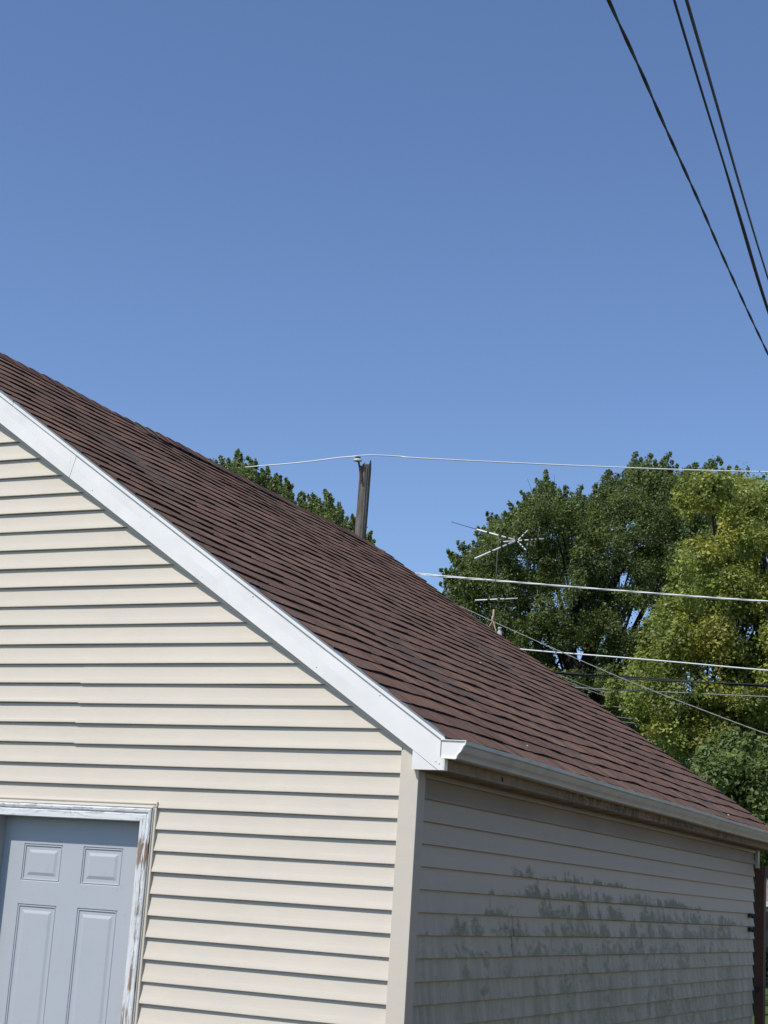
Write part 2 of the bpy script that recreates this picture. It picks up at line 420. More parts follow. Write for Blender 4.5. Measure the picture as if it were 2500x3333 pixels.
# drip edge: white nose and grey flange
dr = MB(); a, b = XR, FX + .004
nose0 = lambda x: up(x) - .004; nose1 = lambda x: up(x) + .013
for a, b in ((xs - .42, FX + .004), (XR, xs - .424)):
    dr.prism([(a, nose0(a)), (b, nose0(b)), (b, nose1(b)), (a, nose1(a))], FY - .010, FY + .02, 1)
a, b = 2*XR - FX - .004, XR
dr.prism([(a, nose0(a)), (b, nose0(b)), (b, nose1(b)), (a, nose1(a))], FY - .010, FY + .02, 1)
dr.build('drip_edge', MW, garage)
df = MB()
for a, b in ((XR, xs - .424), (xs - .42, FX + .002)):
    df.prism([(a, nose1(a) + .0005), (b, nose1(b) + .0005), (b, nose1(b) + .010), (a, nose1(a) + .010)], FY - .0085, FY + .03, 1)
df.build('drip_flange', MDR, garage)

# eave fascia, soffit
def m_eave():
    t = NT('peeling_brown_stained_eave_metal'); X, Y, Z = t.xyz()
    a = t.noise(14, 6, sc=(1, 1, .8), rough=.72, dist=.6); w = t.noise(1.6, 3)
    band = t.math('MULTIPLY', t.ramp(Y, .9, 2.0), t.ramp(Y, 5.6, 6.6, 1., 0.))
    m = t.math('MULTIPLY', t.ramp(t.math('ADD', a, t.math('MULTIPLY', w, .25)), .56, .68), band)
    cc = t.mix(t.ramp(a, .3, .6), (.17, .125, .08), (.26, .20, .135)); cc = t.mix(t.math('MULTIPLY', m, .85), cc, (.075, .045, .025))
    cc = t.mix(t.math('MULTIPLY', t.ramp(t.noise(45, 4), .58, .66), band), cc, (.36, .29, .21))
    return t.fin(cc, .7, .25)
ev = MB()
ev.box(FX - .018, FX - .0005, .0, YR - .02, -.084, .075)
ev.box(FX - .0005, FX + .003, .002, YR - .02, -.0838, -.070)
ev.build('eave_fascia', m_eave(), garage)
sf = MB()
y = .0
while y < YR - .03:
    y2 = min(y + .30, YR - .03)
    sf.box(.004, FX - .019, y, y2 - .012, -.086, -.078); sf.box(.004, FX - .019, y2 - .012, y2, -.082, -.076)
    for q in range(1, 6):
        yy = y + q * .045
        if yy < y2 - .02: sf.box(.008, FX - .022, yy, yy + .005, -.0875, -.0862)
    y = y2
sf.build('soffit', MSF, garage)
hb = MB(); hb.box(FX - .016, FX + .004, -.0335, .002, -.0845, .04); hb.build('eave_end_trim', MW, garage)
sg = MB(); sg.box(-.004, .0035, .0825, YB - .001, -.0868, -.0835); sg.build('shadow_gap', MDARK, garage)

# gutter
GP = [(FX+.001, .052), (FX+.001, -.031), (FX+.068, -.035), (FX+.073, -.031), (FX+.0745, -.024), (FX+.080, -.014), (FX+.092, -.002), (FX+.100, .012), (FX+.104, .022), (FX+.113, .029), (FX+.1145, .046), (FX+.108, .0475), (FX+.103, .044)]
def offset(poly, d):
    out = []
    for i, p in enumerate(poly):
        a = poly[max(i-1, 0)]; b = poly[min(i+1, len(poly)-1)]
        tx, tz = b[0]-a[0], b[1]-a[1]; l = math.hypot(tx, tz) or 1
        out.append((p[0] - tz/l*d, p[1] + tx/l*d))
    return out
gu = MB(); GI = offset(GP, .0012); ny = 40; GY0, GY1 = -.062, YR + .03
def gz(y): return .0015 * math.sin(y * 2.1) - .0012 * y
for j in range(ny):
    ya = GY0 + (GY1-GY0)*j/ny; yb = GY0 + (GY1-GY0)*(j+1)/ny
    for P_, fl in ((GP, 1), (GI, 0)):
        for (p, q) in zip(P_[:-1], P_[1:]):
            gu.quad((p[0], ya, p[1]+gz(ya)), (p[0], yb, p[1]+gz(yb)), (q[0], yb, q[1]+gz(yb)), (q[0], ya, q[1]+gz(ya)), smooth=True)
gut = gu.build('gutter', MG, garage)
ec = MB()
rim = [(x + (.0025 if i > 1 else -.010), z + (.003 if i in (0, 11, 12) else (-.003 if i < 4 else 0))) for i, (x, z) in enumerate(GP)]
cap_poly = [(FX-.009, .0505), (FX-.009, -.033), (FX+.068, -.0375), (FX+.0755, -.033), (FX+.0765, -.024), (FX+.082, -.015), (FX+.094, -.003), (FX+.102, .011), (FX+.106, .021), (FX+.115, .028), (FX+.117, .0475)]
ec.prism(cap_poly, GY0 - .001, GY0 + .001, 1)
n_ = len(cap_poly)
inner = offset(cap_poly + [cap_poly[0]], .0035)[:-1]
for i in range(n_):                                   # raised folded rim of the cap
    a, b = cap_poly[i], cap_poly[(i+1) % n_]
    l = math.hypot(b[0]-a[0], b[1]-a[1]); nx, nz = -(b[1]-a[1])/l*.0035, (b[0]-a[0])/l*.0035
    ec.prism([a, b, (b[0]+nx, b[1]+nz), (a[0]+nx, a[1]+nz)], GY0 - .007 - .0004*(i % 2), GY0 - .0012, 1)
ec.build('gutter_end_cap', MW, garage)
msx = m_plain('dark_strap', (.04, .04, .04), .6)
for y in (2.62, 5.62):
    sx = MB(); sx.box(FX+.1035, FX+.1155, y, y + .006, .040 - .0012*y, .0487 - .0012*y); sx.build('gutter_strap', msx, gut)
hk = MB(); hk.box(FX, FX+.005, .70, .707, -.072, -.050); hk.build('fascia_nail', m_plain('rusty_nail', (.05, .03, .02), .7), garage)

# ---------------- roof deck and shingles
zr = lambda x: .1675 - SL * (x if x > XR else 2*XR - x)
dk = MB()
dk.prism([(FX, zr(FX) - .030), (XR, zr(XR) - .030), (2*XR-FX, zr(FX) - .030), (2*XR-FX, zr(FX) - .012), (XR, zr(XR) - .012), (FX, zr(FX) - .012)], FY + .005, YR - .012, 1)
roof = dk.build('roof_deck', m_plain('roof_deck_wood', (.10, .07, .05), .9), garage)
# far gable fascia
ff = MB(); ff.prism([(XR, rake(XR)), (FX, rake(FX)), (FX, up(FX)), (XR, up(XR))], YR - .03, YR - .01, 1); ff.prism([(2*XR-FX, rake(FX)), (XR, rake(XR)), (XR, up(XR)), (2*XR-FX, up(FX))], YR - .03, YR - .01, 1); ff.build('back_fascia', MW, garage)
cs = 1 / math.sqrt(1 + SL*SL); sn = SL * cs
EXPO = .1465; r3 = random.Random(11)
def sag(y, s): return .004 * math.sin(y*1.9 + s*.8) + .003 * math.sin(y*4.3 - s*2.1) + .0025*math.sin(y*.9+s*3)
def rp(s, y, h, side):                        # s = distance up the slope from the eave, h = height above the deck
    x = FX + .016 - s * cs; z = zr(FX) - .010 - .016*SL + s * sn
    x += h * sn; z += h * cs
    if side < 0: x = 2*XR - x
    return (x, y, z)
BROWN = [tuple(c*g_ for c, g_ in zip(b, (1.46, 1.40, 1.26))) for b in [(.150, .088, .066), (.130, .078, .060), (.112, .068, .056), (.172, .105, .077), (.095, .062, .054), (.140, .080, .060), (.160, .10, .078), (.105, .060, .050)]]
slen = (FX + .016 - XR) / cs
for side in (1, -1):
    sg_ = MB(); k = 0; s = 0.
    while s < slen - .02:
        s1 = min(s + EXPO, slen); y = FY - .004 + r3.uniform(-.003, .006); first = True; hi = r3.random() < .5
        drift = r3.uniform(-.0012, .0012)
        prev = None
        while y < YR:
            w = r3.uniform(.10, .26) if hi else r3.uniform(.08, .20)
            y2 = min(y + w, YR + r3.uniform(-.004, .006))
            if YR - y2 < .03: y2 = YR + r3.uniform(-.004, .006)
            th = (.0098 if hi else .0074) + r3.uniform(-.0012, .0015)
            ds = (-.002 if hi else .0025) + r3.uniform(-.002, .002)
            base = BROWN[r3.randrange(8)]; f = r3.uniform(.90, 1.08) * (1.03 if hi else .95); tt = tuple((.42*c + .58*a_) * f for c, a_ in zip(base, (.185, .114, .081)))
            ns = max(1, int((y2 - y) / .035)); ys = [y + (y2-y)*i/ns for i in range(ns+1)]
            lo = []; upp = []; bt = []
            for i, yy in enumerate(ys):
                jag = r3.uniform(-.0016, .0016); wv = drift + .0075*math.sin(yy*3.7 + k*1.7) + .0045*math.sin(yy*11 + k*2.9)
                sgg = sag(yy, s); flr = 0.004 if (i == 0 or i == ns) and hi else 0
                lo.append(rp(s + ds + wv*.5 + jag + flr, yy, th + sgg + abs(wv)*.4, side)); bt.append(rp(s + ds + wv*.5 + jag + flr - .001, yy, -.006 + sgg, side))
                wv2 = .0045*math.sin(yy*5.5 + (k+1)*1.7)
                upp.append(rp(s1 + .008, yy, .002 + sag(yy, s1), side))
            for i in range(ns):
                if side > 0:
                    sg_.quad(lo[i], lo[i+1], upp[i+1], upp[i], tint=tt); sg_.quad(bt[i], bt[i+1], lo[i+1], lo[i], tint=(.018, .014, .013))
                else:
                    sg_.quad(lo[i+1], lo[i], upp[i], upp[i+1], tint=tt); sg_.quad(bt[i+1], bt[i], lo[i], lo[i+1], tint=(.018, .014, .013))
            for (A, B_, C_) in ((lo[0], upp[0], bt[0]), (lo[-1], upp[-1], bt[-1])):
                sg_.add([A, B_, C_], [(0, 1, 2)], tint=tuple(c*.5 for c in tt))
            y = y2; hi = not hi
        s += EXPO; k += 1
    o = sg_.build('roof_slope', MS, garage, tint=True)
    if side > 0: roof1 = o
rc = MB(); y = FY - .006; k = 0
while y < YR - .02:
    y1 = y + .143; yb = min(y1 + .02, YR + .01)
    base = BROWN[r3.randrange(8)]; tt = tuple(c * r3.uniform(.7, .95) for c in base)
    drop = -.035 * max(0, (y - 5.9) / 1.4) ** 2 if y > 5.9 else 0
    h0 = .028 + sag(y, 9)*1.4 + drop + r3.uniform(-.001, .0015); h1 = h0 - .0055
    sec = [(-.155, -.002), (-.09, .003), (-.03, .004), (0, .0), (.03, .004), (.09, .003), (.155, -.002)]
    def pt(u, e, h, yy):
        x = XR + u * cs; z = zr(XR) - abs(u) * sn - .010 + h * (1 - .25*abs(u)/.155) + e - (.004 if u == 0 else 0)
        return (x, yy, z)
    f0 = [pt(u, e, h0 + .002, y) for u, e in sec]; f1_ = [pt(u, e, h1, yb) for u, e in sec]; f2_ = [pt(u, e, h0 - .010, y) for u, e in sec]
    for i in range(6):
        rc.quad(f0[i], f1_[i], f1_[i+1], f0[i+1], tint=tt); rc.quad(f0[i], f0[i+1], f2_[i+1], f2_[i], tint=(.02, .016, .015))
    e0 = [(f0[i][0], f0[i][1], f0[i][2]) for i in (0, 6)]
    for i in (0, 6):
        rc.quad(f0[i], f1_[i], (f1_[i][0], f1_[i][1], f1_[i][2]-.02), (f0[i][0], f0[i][1], f0[i][2]-.02), tint=(.02, .016, .015))
    y = y1; k += 1
rc.build('ridge_cap', MS, garage, tint=True)
# scraps of litter lying on the shingles
lm = m_plain('pale_litter', (.7, .68, .62), .7)
for (px, py, w, l) in ((2370, 2655, .035, .012), (1562, 2160, .012, .010), (1714, 2426+5, .008, .008)):
    d = ray(px, py); kk = (zr(0) + ZO + .006 + SL * 0 - CAM.z - SL * CAM.x) / (d.z + SL * d.x)
    P = CAM + d * kk; q = MB(); P.z -= ZO
    q.add([(P.x + sn*.009 - cs*l/2, P.y - w/2, P.z + cs*.009 + sn*l/2), (P.x + sn*.009 + cs*l/2, P.y - w/2, P.z + cs*.009 - sn*l/2), (P.x + sn*.009 + cs*l/2, P.y + w/2, P.z + cs*.009 - sn*l/2), (P.x + sn*.009 - cs*l/2, P.y + w/2, P.z + cs*.009 + sn*l/2),
           (P.x + sn*.006 - cs*l/2, P.y - w/2, P.z + cs*.006 + sn*l/2), (P.x + sn*.006 + cs*l/2, P.y - w/2, P.z + cs*.006 - sn*l/2), (P.x + sn*.006 + cs*l/2, P.y + w/2, P.z + cs*.006 - sn*l/2), (P.x + sn*.006 - cs*l/2, P.y + w/2, P.z + cs*.006 + sn*l/2)],
          [(0,1,2,3), (7,6,5,4), (0,4,5,1), (1,5,6,2), (2,6,7,3), (3,7,4,0)])
    lab = {2370: 'pale scrap on the lowest shingle course near the far end of the gutter', 1562: 'tiny pale fleck on the middle of the shingle slope', 1714: 'tiny pale fleck on the shingles just above the gutter'}[px]
    tag(q.build('litter_scrap', lm), lab, 'litter', 'pale scraps lying on the shingles')

# ---------------- door
SY = .078
DB = ZG + .03
dm = MB()
SX0, SX1, SZ1 = DX0 - .012, DX1 + .012, DZT + .006
cols = [(-2.205, -1.967), (-1.840, -1.602)]
rows = [(-.690, -.504), (-1.46, -.803), (-2.20, -1.60)]
xsn = [SX0, cols[0][0], cols[0][1], cols[1][0], cols[1][1], SX1]
zsn = [DB, rows[2][0], rows[2][1], rows[1][0], rows[1][1], rows[0][0], rows[0][1], SZ1]
for i in range(5):
    for j in range(7):
        if i in (1, 3) and j in (1, 3, 5): continue
        dm.quad((xsn[i], SY, zsn[j]), (xsn[i+1], SY, zsn[j]), (xsn[i+1], SY, zsn[j+1]), (xsn[i], SY, zsn[j+1]))
dm.box(SX0, SX1, SY + .006, SY + .04, DB, SZ1)
DP = [(0, 0), (.002, .004), (.0055, .0045), (.0075, .0015), (.010, .0015), (.013, .0095), (.018, .0100), (.022, .0085), (.043, .0015), (.0455, .0010)]
door = dm.build('door', MD, garage)
for (a, b) in cols:
    for (c, d_) in rows:
        pb = MB()
        for (o0, y0), (o1, y1) in zip(DP[:-1], DP[1:]):
            A = [(a+o0, SY+y0, c+o0), (b-o0, SY+y0, c+o0), (b-o0, SY+y0, d_-o0), (a+o0, SY+y0, d_-o0)]
            B = [(a+o1, SY+y1, c+o1), (b-o1, SY+y1, c+o1), (b-o1, SY+y1, d_-o1), (a+o1, SY+y1, d_-o1)]
            for i in range(4): pb.quad(A[i], A[(i+1) % 4], B[(i+1) % 4], B[i])
        o = DP[-1][0]; yy = SY + DP[-1][1]
        pb.quad((a+o, yy, c+o), (b-o, yy, c+o), (b-o, yy, d_-o), (a+o, yy, d_-o))
        pb.build('door_panel', MD, door)
CPF = [(0, .0), (0, -.007), (.003, -.010), (.034, -.010), (.037, -.007), (.041, -.0065), (.045, -.0125), (.056, -.0145), (.063, -.012), (.0655, -.006), (.066, .016)]
def casing(mb, which):
    for (o0, y0), (o1, y1) in zip(CPF[:-1], CPF[1:]):
        if which == 'head':
            mb.quad((DX0-o0, y0, DZT+o0), (DX1+o0, y0, DZT+o0), (DX1+o1, y1, DZT+o1), (DX0-o1, y1, DZT+o1))
        else:
            sgn, X0 = (1, DX1) if which == 'right' else (-1, DX0)
            mb.quad((X0+sgn*o0, y0, ZG), (X0+sgn*o1, y1, ZG), (X0+sgn*o1, y1, DZT+o1), (X0+sgn*o0, y0, DZT+o0))
frame = MB()
frame.box(DX0, DX1, .0, SY + .02, DZT, DZT + .02); frame.box(DX0 - .02, DX0, .0, SY + .05, ZG, DZT); frame.box(DX1, DX1 + .02, .0, SY + .05, ZG, DZT)
fr = frame.build('door_frame', m_plain('weathered_white_jamb', (.42, .41, .39), .7, .2, 14, bump=.2), garage)
MPH = m_peel('peeling_white_paint_head', [], 'x')
MPS = m_peel('peeling_white_paint_over_bare_wood', [(-.62, -.43, .40), (-.86, -.60, .24), (-1.06, -.80, .20), (-1.20, -1.02, .31), (-2.4, -1.2, .3)], 'z')
for w, mm in (('head', MPH), ('left', MPS), ('right', MPS)):
    cb = MB(); casing(cb, w); cb.build('casing', mm, fr)
jc = MB()
a, b = DX0 - CW, DX1 + CW; tz = DZT + CW
jc.box(a - JW, a - .003, -.0045, .016, ZG, tz + .004); jc.box(b + .005, b + JW - .001, -.0045, .016, ZG, tz + .004)
jc.box(b + .005, b + .008, -.010, .010, ZG, tz + .001)
jc.box(a - JW, b + JW - .001, .000, .016, tz + .008, tz + JW - .003)
jc.box(a - JW, b + JW - .001, -.004, .016, tz + JW - .0025, tz + JW + .003)
jc.box(b + JW - .003, b + JW + .001, -.006, .012, tz + .010, tz + JW + .010)
jc.build('door_channel', MV, fr)
jh = MB(); jh.box(a - .004, b + .003, -.012, .016, tz + .0015, tz + .0070); jh.build('head_flashing', MW, fr)

# hooks at the far end of the side wall
for (px, py) in ((2443, 2981), (2443, 3026)):
    P = on(px, py, 0, .0); q = MB(); z = P.z - ZO
    q.box(-.004, .012, P.y - .05, P.y + .05, z - .016, z + .020); q.box(.010, .03, P.y - .015, P.y + .015, z - .020, z + .002)
    q.build('wall_hook', MDARK, garage)

# ------------------------------------------------------------ brown post, downspout and beam beyond the garage
MBR = m_plain('dark_red_brown_wood', (.10, .045, .03), .75, .35, 5, bump=.4)
P0 = on(2461, 2900, 1, 7.42); P1 = on(2486, 2900, 1, 7.50)
zt = on(2470, 2823, 1, 7.42).z
post = empty('gate_post', (P0.x + .05, 7.46, 0))
q = MB(); q.box(P0.x - .005, P0.x + .068, 7.42, 7.51, 0, zt); q.build('post', MBR, post, zoff=0)
q = MB(); zz = on(2471, 3221, 1, 7.42).z; q.box(P0.x + .012, P0.x + .042, 7.405, 7.4195, zz - .02, zz + .025); q.build('latch', MDARK, post, zoff=0)
zb = on(2484, 2860, 1, 7.52).z
q = MB(); q.prism([(P0.x + .069, zb), (P0.x + 1.6, zb + .55), (P0.x + 1.6, zb + .68), (P0.x + .069, zb + .10)], 7.44, 7.49, 1)
q.build('beam', m_plain('grey_weathered_beam', (.16, .16, .155), .7, .2, 6), post, zoff=0)
tag(post, 'dark brown wooden post with a slanting grey beam beyond the garage', 'post')
D0 = on(2463, 2800, 1, 7.13); zt2 = on(2466, 2826, 1, 7.13).z
q = MB(); q.box(D0.x, D0.x + .025, 7.075, 7.13, zt2, ZO - .082); q.build('gutter_downspout', m_plain('pale_downspout_metal', (.45, .44, .42), .5), garage, zoff=0)

# ------------------------------------------------------------ utility pole with insulator
pc = at(1184, 1600, 32); Dp = math.hypot(pc.x-CAM.x, pc.y-CAM.y)
ztop = at(1186, 1511, 32).z
pole = empty('utility_pole', (pc.x, pc.y, 0))
q = MB(); n = 40; rr = .118; r4 = random.Random(5)
ph = [r4.uniform(0, 6.28) for _ in range(8)]
def prad(a): return 1 + .03*math.sin(3*a+ph[0]) + .03*math.sin(7*a+ph[1]) + .03*math.sin(13*a+ph[3]) + .045*abs(math.sin(5.5*a+ph[2]))**6 * -1 - .10*(abs(math.cos((a-4.2)*.5))**60)
zs = [0, 3, 5, 6, 6.6, 7.2, 7.6, 8.0, 8.4, 8.8, 9.2, 9.6]; zs = [z for z in zs if z < ztop - .3] + [ztop - .2, ztop - .08]
V = []
px_ = lambda z: -.012 * (z - ztop) * 0
for z in zs:
    tap = 1 + (ztop - z) * .012
    for j in range(n):
        a = 2*math.pi*j/n; r_ = rr * tap * prad(a + .04*math.sin(z*2)); V.append((pc.x + r_*math.cos(a) + .01*math.sin(z*1.3), pc.y + r_*math.sin(a), z))
tops = []
for j in range(n):
    a = 2*math.pi*j/n; r_ = rr*prad(a)*.99
    side = math.cos(a) * RGT.x + math.sin(a) * RGT.y
    h = ztop - .055 + .05*side + .075*r4.random() + (.03 if side > .75 else 0)
    V.append((pc.x + r_*math.cos(a), pc.y + r_*math.sin(a), h))
for j in range(n):
    a = 2*math.pi*j/n; V.append((pc.x + rr*.55*math.cos(a), pc.y + rr*.55*math.sin(a), ztop - .10 + .05*r4.random()))
m = len(zs) + 2
q.add(V, [(i*n+j, i*n+(j+1) % n, (i+1)*n+(j+1) % n, (i+1)*n+j) for i in range(m-1) for j in range(n)] + [tuple(range((m-1)*n, m*n))])
q.build('pole_shaft', MP, pole, zoff=0)
MRU = m_plain('rusty_iron', (.11, .045, .03), .85, .35, 40, bump=.3)
fr_ = Vector((-FWD.x, -FWD.y, 0)).normalized()
A = at(1168, 1504, 31.87); B = at(1177, 1572, 31.86)
q = MB(); w = Vector((RGT.x, RGT.y, 0)).normalized() * .020; w2 = fr_ * .012
q.add([A-w-w2, A+w-w2, B+w-w2, B-w-w2, A-w+w2, A+w+w2, B+w+w2, B-w+w2], [(0,1,2,3), (7,6,5,4), (0,4,5,1), (1,5,6,2), (2,6,7,3), (3,7,4,0)])
for f in (.35, .85):
    c_ = A.lerp(B, f) + fr_ * .012; q.lathe(c_, [(.012, 0), (.012, .008), (.001, .012)], 8, axis=fr_)
I0 = at(1164.5, 1501, 31.87); q.tube([A + Vector((0, 0, -.03)), I0, I0 + Vector((0, 0, .05))], .011, 8)
br = q.build('pin_bracket', MRU, pole, zoff=0)
q = MB(); ic = at(1164.5, 1502, 31.87)
q.lathe(ic, [(.02, .002), (.066, .0), (.088, .012), (.091, .024), (.080, .040), (.054, .050), (.036, .055), (.034, .062), (.040, .068), (.040, .078), (.028, .082), (.001, .083)], 24)
ins = q.build('insulator', m_plain('pale_porcelain', (.78, .84, .78), .25, .06, 5, spec=.6), pole, zoff=0)
q = MB()
wd = Vector((RGT.x, RGT.y, 0)).normalized()
it = ic + Vector((0, 0, .072))
for d_ in (-.045, -.015, .018, .046): q.tube([it + wd*d_ + fr_*.046 + Vector((0, 0, -.02)), it + wd*d_ + fr_*.05 + Vector((0, 0, .012)), it + wd*(d_*.9) + Vector((0, 0, .024)), it + wd*d_ - fr_*.05 + Vector((0, 0, .006))], .008, 6)
q.tube([it - wd*.05 + fr_*.052, it + fr_*.055 + Vector((0, 0, .006)), it + wd*.05 + fr_*.052], .009, 6)
q.build('tie_wire', MDARK, ins, zoff=0)
for (px, py, s_) in ((1182, 1690, .008), (1187, 1571, .008), (1170, 1650, .006)):
    pass
tag(pole, 'weathered grey wooden utility pole with split top and pale insulator behind the roof', 'utility pole')

# ------------------------------------------------------------ wires
def spline(pts, n=12):
    out = []; P = [pts[0]] + pts + [pts[-1]]
    for i in range(1, len(P) - 2):
        for k in range(n):
            t = k / n; a, b, c, d = P[i-1], P[i], P[i+1], P[i+2]
            out.append(.5*((2*b) + (c-a)*t + (2*a-5*b+4*c-d)*t*t + (3*b-a-3*c+d)*t**3))
    out.append(pts[-1]); return out
def wire(name, pix, r, mat, label, cat, group=None, strands=1, tw=.5, sp=1.0, n=12, spread=None, ext=0):
    W_ = [at(*p) for p in pix]
    if ext:                                   # carry the line on past the frame, overhead and away
        W_ = [W_[0] + (W_[0] - W_[1]).normalized() * ext * k for k in (3, 2, 1)] + W_ + [W_[-1] + (W_[-1] - W_[-2]).normalized() * ext * k for k in (1, 2, 3)]
    P = spline(W_, n); q = MB()
    L = 0; acc = [0]
    for a, b in zip(P[:-1], P[1:]): L += (b-a).length; acc.append(L)
    if strands == 1: q.tube(P, r, 7)
    else:
        # resample finely and twist
        m = int(L / (tw / 8)) if tw else 60; m = min(max(m, 140), 900)
        fine = []
        for i in range(m + 1):
            s = L * i / m; j = max(0, min(len(acc) - 2, int(np.searchsorted(acc, s)) - 1)); f = (s - acc[j]) / max(1e-6, acc[j+1] - acc[j])
            fine.append((P[j].lerp(P[j+1], min(1, max(0, f))), s))
        for k in range(strands):
            pts = []
            for i, (p, s) in enumerate(fine):
                t = (fine[min(i+1, m)][0] - fine[max(i-1, 0)][0]).normalized(); u = t.cross(Vector((0, 0, 1))).normalized(); v = u.cross(t)
                a = 2*math.pi*(k/strands + (s/tw if tw else 0)); e = r*sp*(spread(s/L) if spread else 1)
                pts.append(p + u*math.cos(a)*e + v*math.sin(a)*e)
            q.tube(pts, r, 5)
    return tag(q.build(name, mat, zoff=0), label, cat, group)
MAL = m_plain('bright_aluminium_wire', (.80, .80, .78), .45, .08, 3)
MGR = m_plain('grey_cable', (.24, .24, .23), .6, .15, 3)
MBK = m_plain('black_cable', (.012, .012, .014), .6, .2, 3)
MDG = m_plain('dark_grey_cable', (.06, .06, .058), .6, .2, 3)
wire('overhead_wire', [(200, 1579, 52), (742, 1526, 40), (960, 1507, 35), (1100, 1490, 32.6), (1150, 1485.5, 31.95), (1178, 1482.5, 31.9), (1220, 1481.5, 31.9), (1300, 1485.5, 32), (1400, 1493, 32), (1970, 1519.5, 33), (2500, 1536, 34), (3300, 1548, 36)], .0135, MAL, 'bright thin wire running over the insulator on the pole top', 'wire')
G = 'overhead lines running right from the utility pole'
wire('overhead_cable', [(1180, 1845, 31.9), (1370, 1869, 31.5), (1700, 1897, 31), (2100, 1929, 31), (2500, 1957, 31), (3200, 1990, 31)], .0092, MAL, 'bright bundle of strands crossing in front of the maple, fanning out at the roof edge', 'cable', G, 3, 1.6, 1.1, spread=lambda f: 1.0 + 1.1*max(0, 1 - f*3.5))
wire('overhead_cable', [(1180, 2060, 31.9), (1705, 2114, 31), (1960, 2135, 30.5), (2200, 2155, 30.2), (2500, 2182, 30), (3200, 2240, 30)], .0135, MAL, 'pale cable ending at the roof edge under the antenna, above the black pair', 'cable', G)
wire('overhead_cable', [(1180, 2128, 31.9), (1808, 2190, 31), (2100, 2209, 30.5), (2500, 2233, 30), (3200, 2270, 30)], .0150, MBK, 'black double cable crossing the yellow green tree', 'cable', G, 2, 7., 1.25)
wire('overhead_cable', [(1180, 2190, 31.9), (1876, 2238, 31), (2200, 2254, 30.5), (2500, 2268, 30), (3200, 2300, 30)], .0105, MGR, 'grey cable just below the black double cable', 'cable', G)
wire('service_drop', [(1180, 1852, 31.9), (1400, 1932, 30), (1532, 1989, 29), (1608, 2024, 28.4), (1708, 2069, 27.5), (1800, 2110, 26.8), (2011, 2202, 25.4), (2137, 2253, 24.6), (2264, 2302, 23.8), (2500, 2390, 22.4), (3000, 2560, 20)], .0040, MGR, 'grey twisted cable slanting down to the right below the antenna', 'cable', None, 3, .9, 1.0)
thin = [([(1700, 2150), (1947, 2258), (2130, 2294), (2316, 2327), (2500, 2365)], 'thin wire sloping down right just below the grey cable'),
        ([(1800, 2190), (2030, 2269), (2334, 2298), (2600, 2330)], 'thin faint wire in the yellow tree nearest the grey cable'),
        ([(1750, 2300), (2012, 2334), (2200, 2356), (2406, 2374), (2600, 2388)], 'thin wire in the lower yellow foliage, upper of the lowest pair'),
        ([(1850, 2330), (2110, 2359), (2250, 2371), (2406, 2382), (2600, 2396)], 'thin wire in the lower yellow foliage, lowest of all'),
        ([(1780, 2200), (1835, 2225), (1935, 2245), (2020, 2262), (2300, 2310)], 'thin wire in the dark gap beside the shingle edge')]
MTW = m_plain('pale_thin_wire', (.42, .42, .40), .5)
thin += [([(1850, 2290), (1972, 2298), (2207, 2320), (2420, 2338), (2600, 2350)], 'thin wire in the yellow tree midway between the sloping wire and the lowest pair'), ([(1900, 2395), (2060, 2404), (2260, 2418), (2380, 2425)], 'thin short wire low in the shaded foliage beside the shingles')]
for pp, lab in thin:
    wire('thin_wire', [(a, b, 36 + .003*(a-1800)) for a, b in pp], .0085, MTW, lab, 'wire', 'thin wires in front of the yellow green tree')
G2 = 'black cables hanging across the upper right sky'
wire('black_cable', [(1800, -420, 4.6), (1981, 0, 5.6), (2087, 233, 6.3), (2160, 401, 6.9), (2285, 678, 8.2), (2361, 852, 9.2), (2500, 1152, 11.2), (2700, 1560, 15)], .0047, MBK, 'black twisted cable in the sky, leftmost of the three and lowest at the right edge', 'cable', G2, 2, .8, .75, ext=5)
def dbl(f): return max(0.02, min(1, (f - .440) / .035))
wire('black_cable', [(2080, -400, 5.2), (2194.6, 0, 6.2), (2301, 353, 7.4), (2361, 548, 8.3), (2415, 730, 9.3), (2500, 1010, 11.6), (2640, 1420, 16)], .0060, MBK, 'black cable in the sky between two others, thicker in its lower half', 'cable', G2, 2, 9999., .95, spread=dbl, ext=5)
wire('black_cable', [(2110, -430, 4.6), (2235, 0, 5.6), (2329, 325, 7.1), (2415, 626, 9.2), (2500, 906, 12.2), (2620, 1280, 18)], .0070, MBK, 'black cable in the sky, rightmost of the three and thick at the top', 'cable', G2, ext=5)

# ------------------------------------------------------------ television antenna
HA = at(1681, 1760.5, 30)
def onz(px, py, z): return on(px, py, 2, z)
ant = empty('tv_antenna', at(1607, 2044, 30))
MAN = m_plain('bright_antenna_rod', (.78, .78, .76), .4, .08, 5); MMA = m_plain('brown_antenna_mast', (.10, .085, .07), .7, .2, 5)
def arod(a, b, r, name='element', mat=MAN, za=None, dark=()):
    A = a; B = b; q = MB(); q.tube([A, B], r, 7); o = q.build(name, mat, ant, zoff=0)
    if dark:
        for f in dark:
            k = MB(); c_ = A.lerp(B, f); d_ = (B - A).normalized(); k.tube([c_ - d_*.025, c_ + d_*.025], r*1.35, 7); k.build('clip', MDARK, o, zoff=0)
zh = HA.z
def hz(px, py):                                         # points of the swept elements on the gently tilted element plane
    return at(px, py, 30 + (py - 1760.5) * -.012)
arod(at(1552, 1723, 30.4), hz(1677, 1757.5), .016, dark=(.30, .62, .8))
arod(at(1469, 1698.5, 30.7), at(1556, 1724.2, 30.4), .007, 'element_tip', MMA)
arod(hz(1545.6, 1818), hz(1677, 1761.5), .016, dark=(.4, .65, .8))
arod(hz(1629, 1764.5), hz(1677, 1760), .012, 'boom', dark=(.1,))
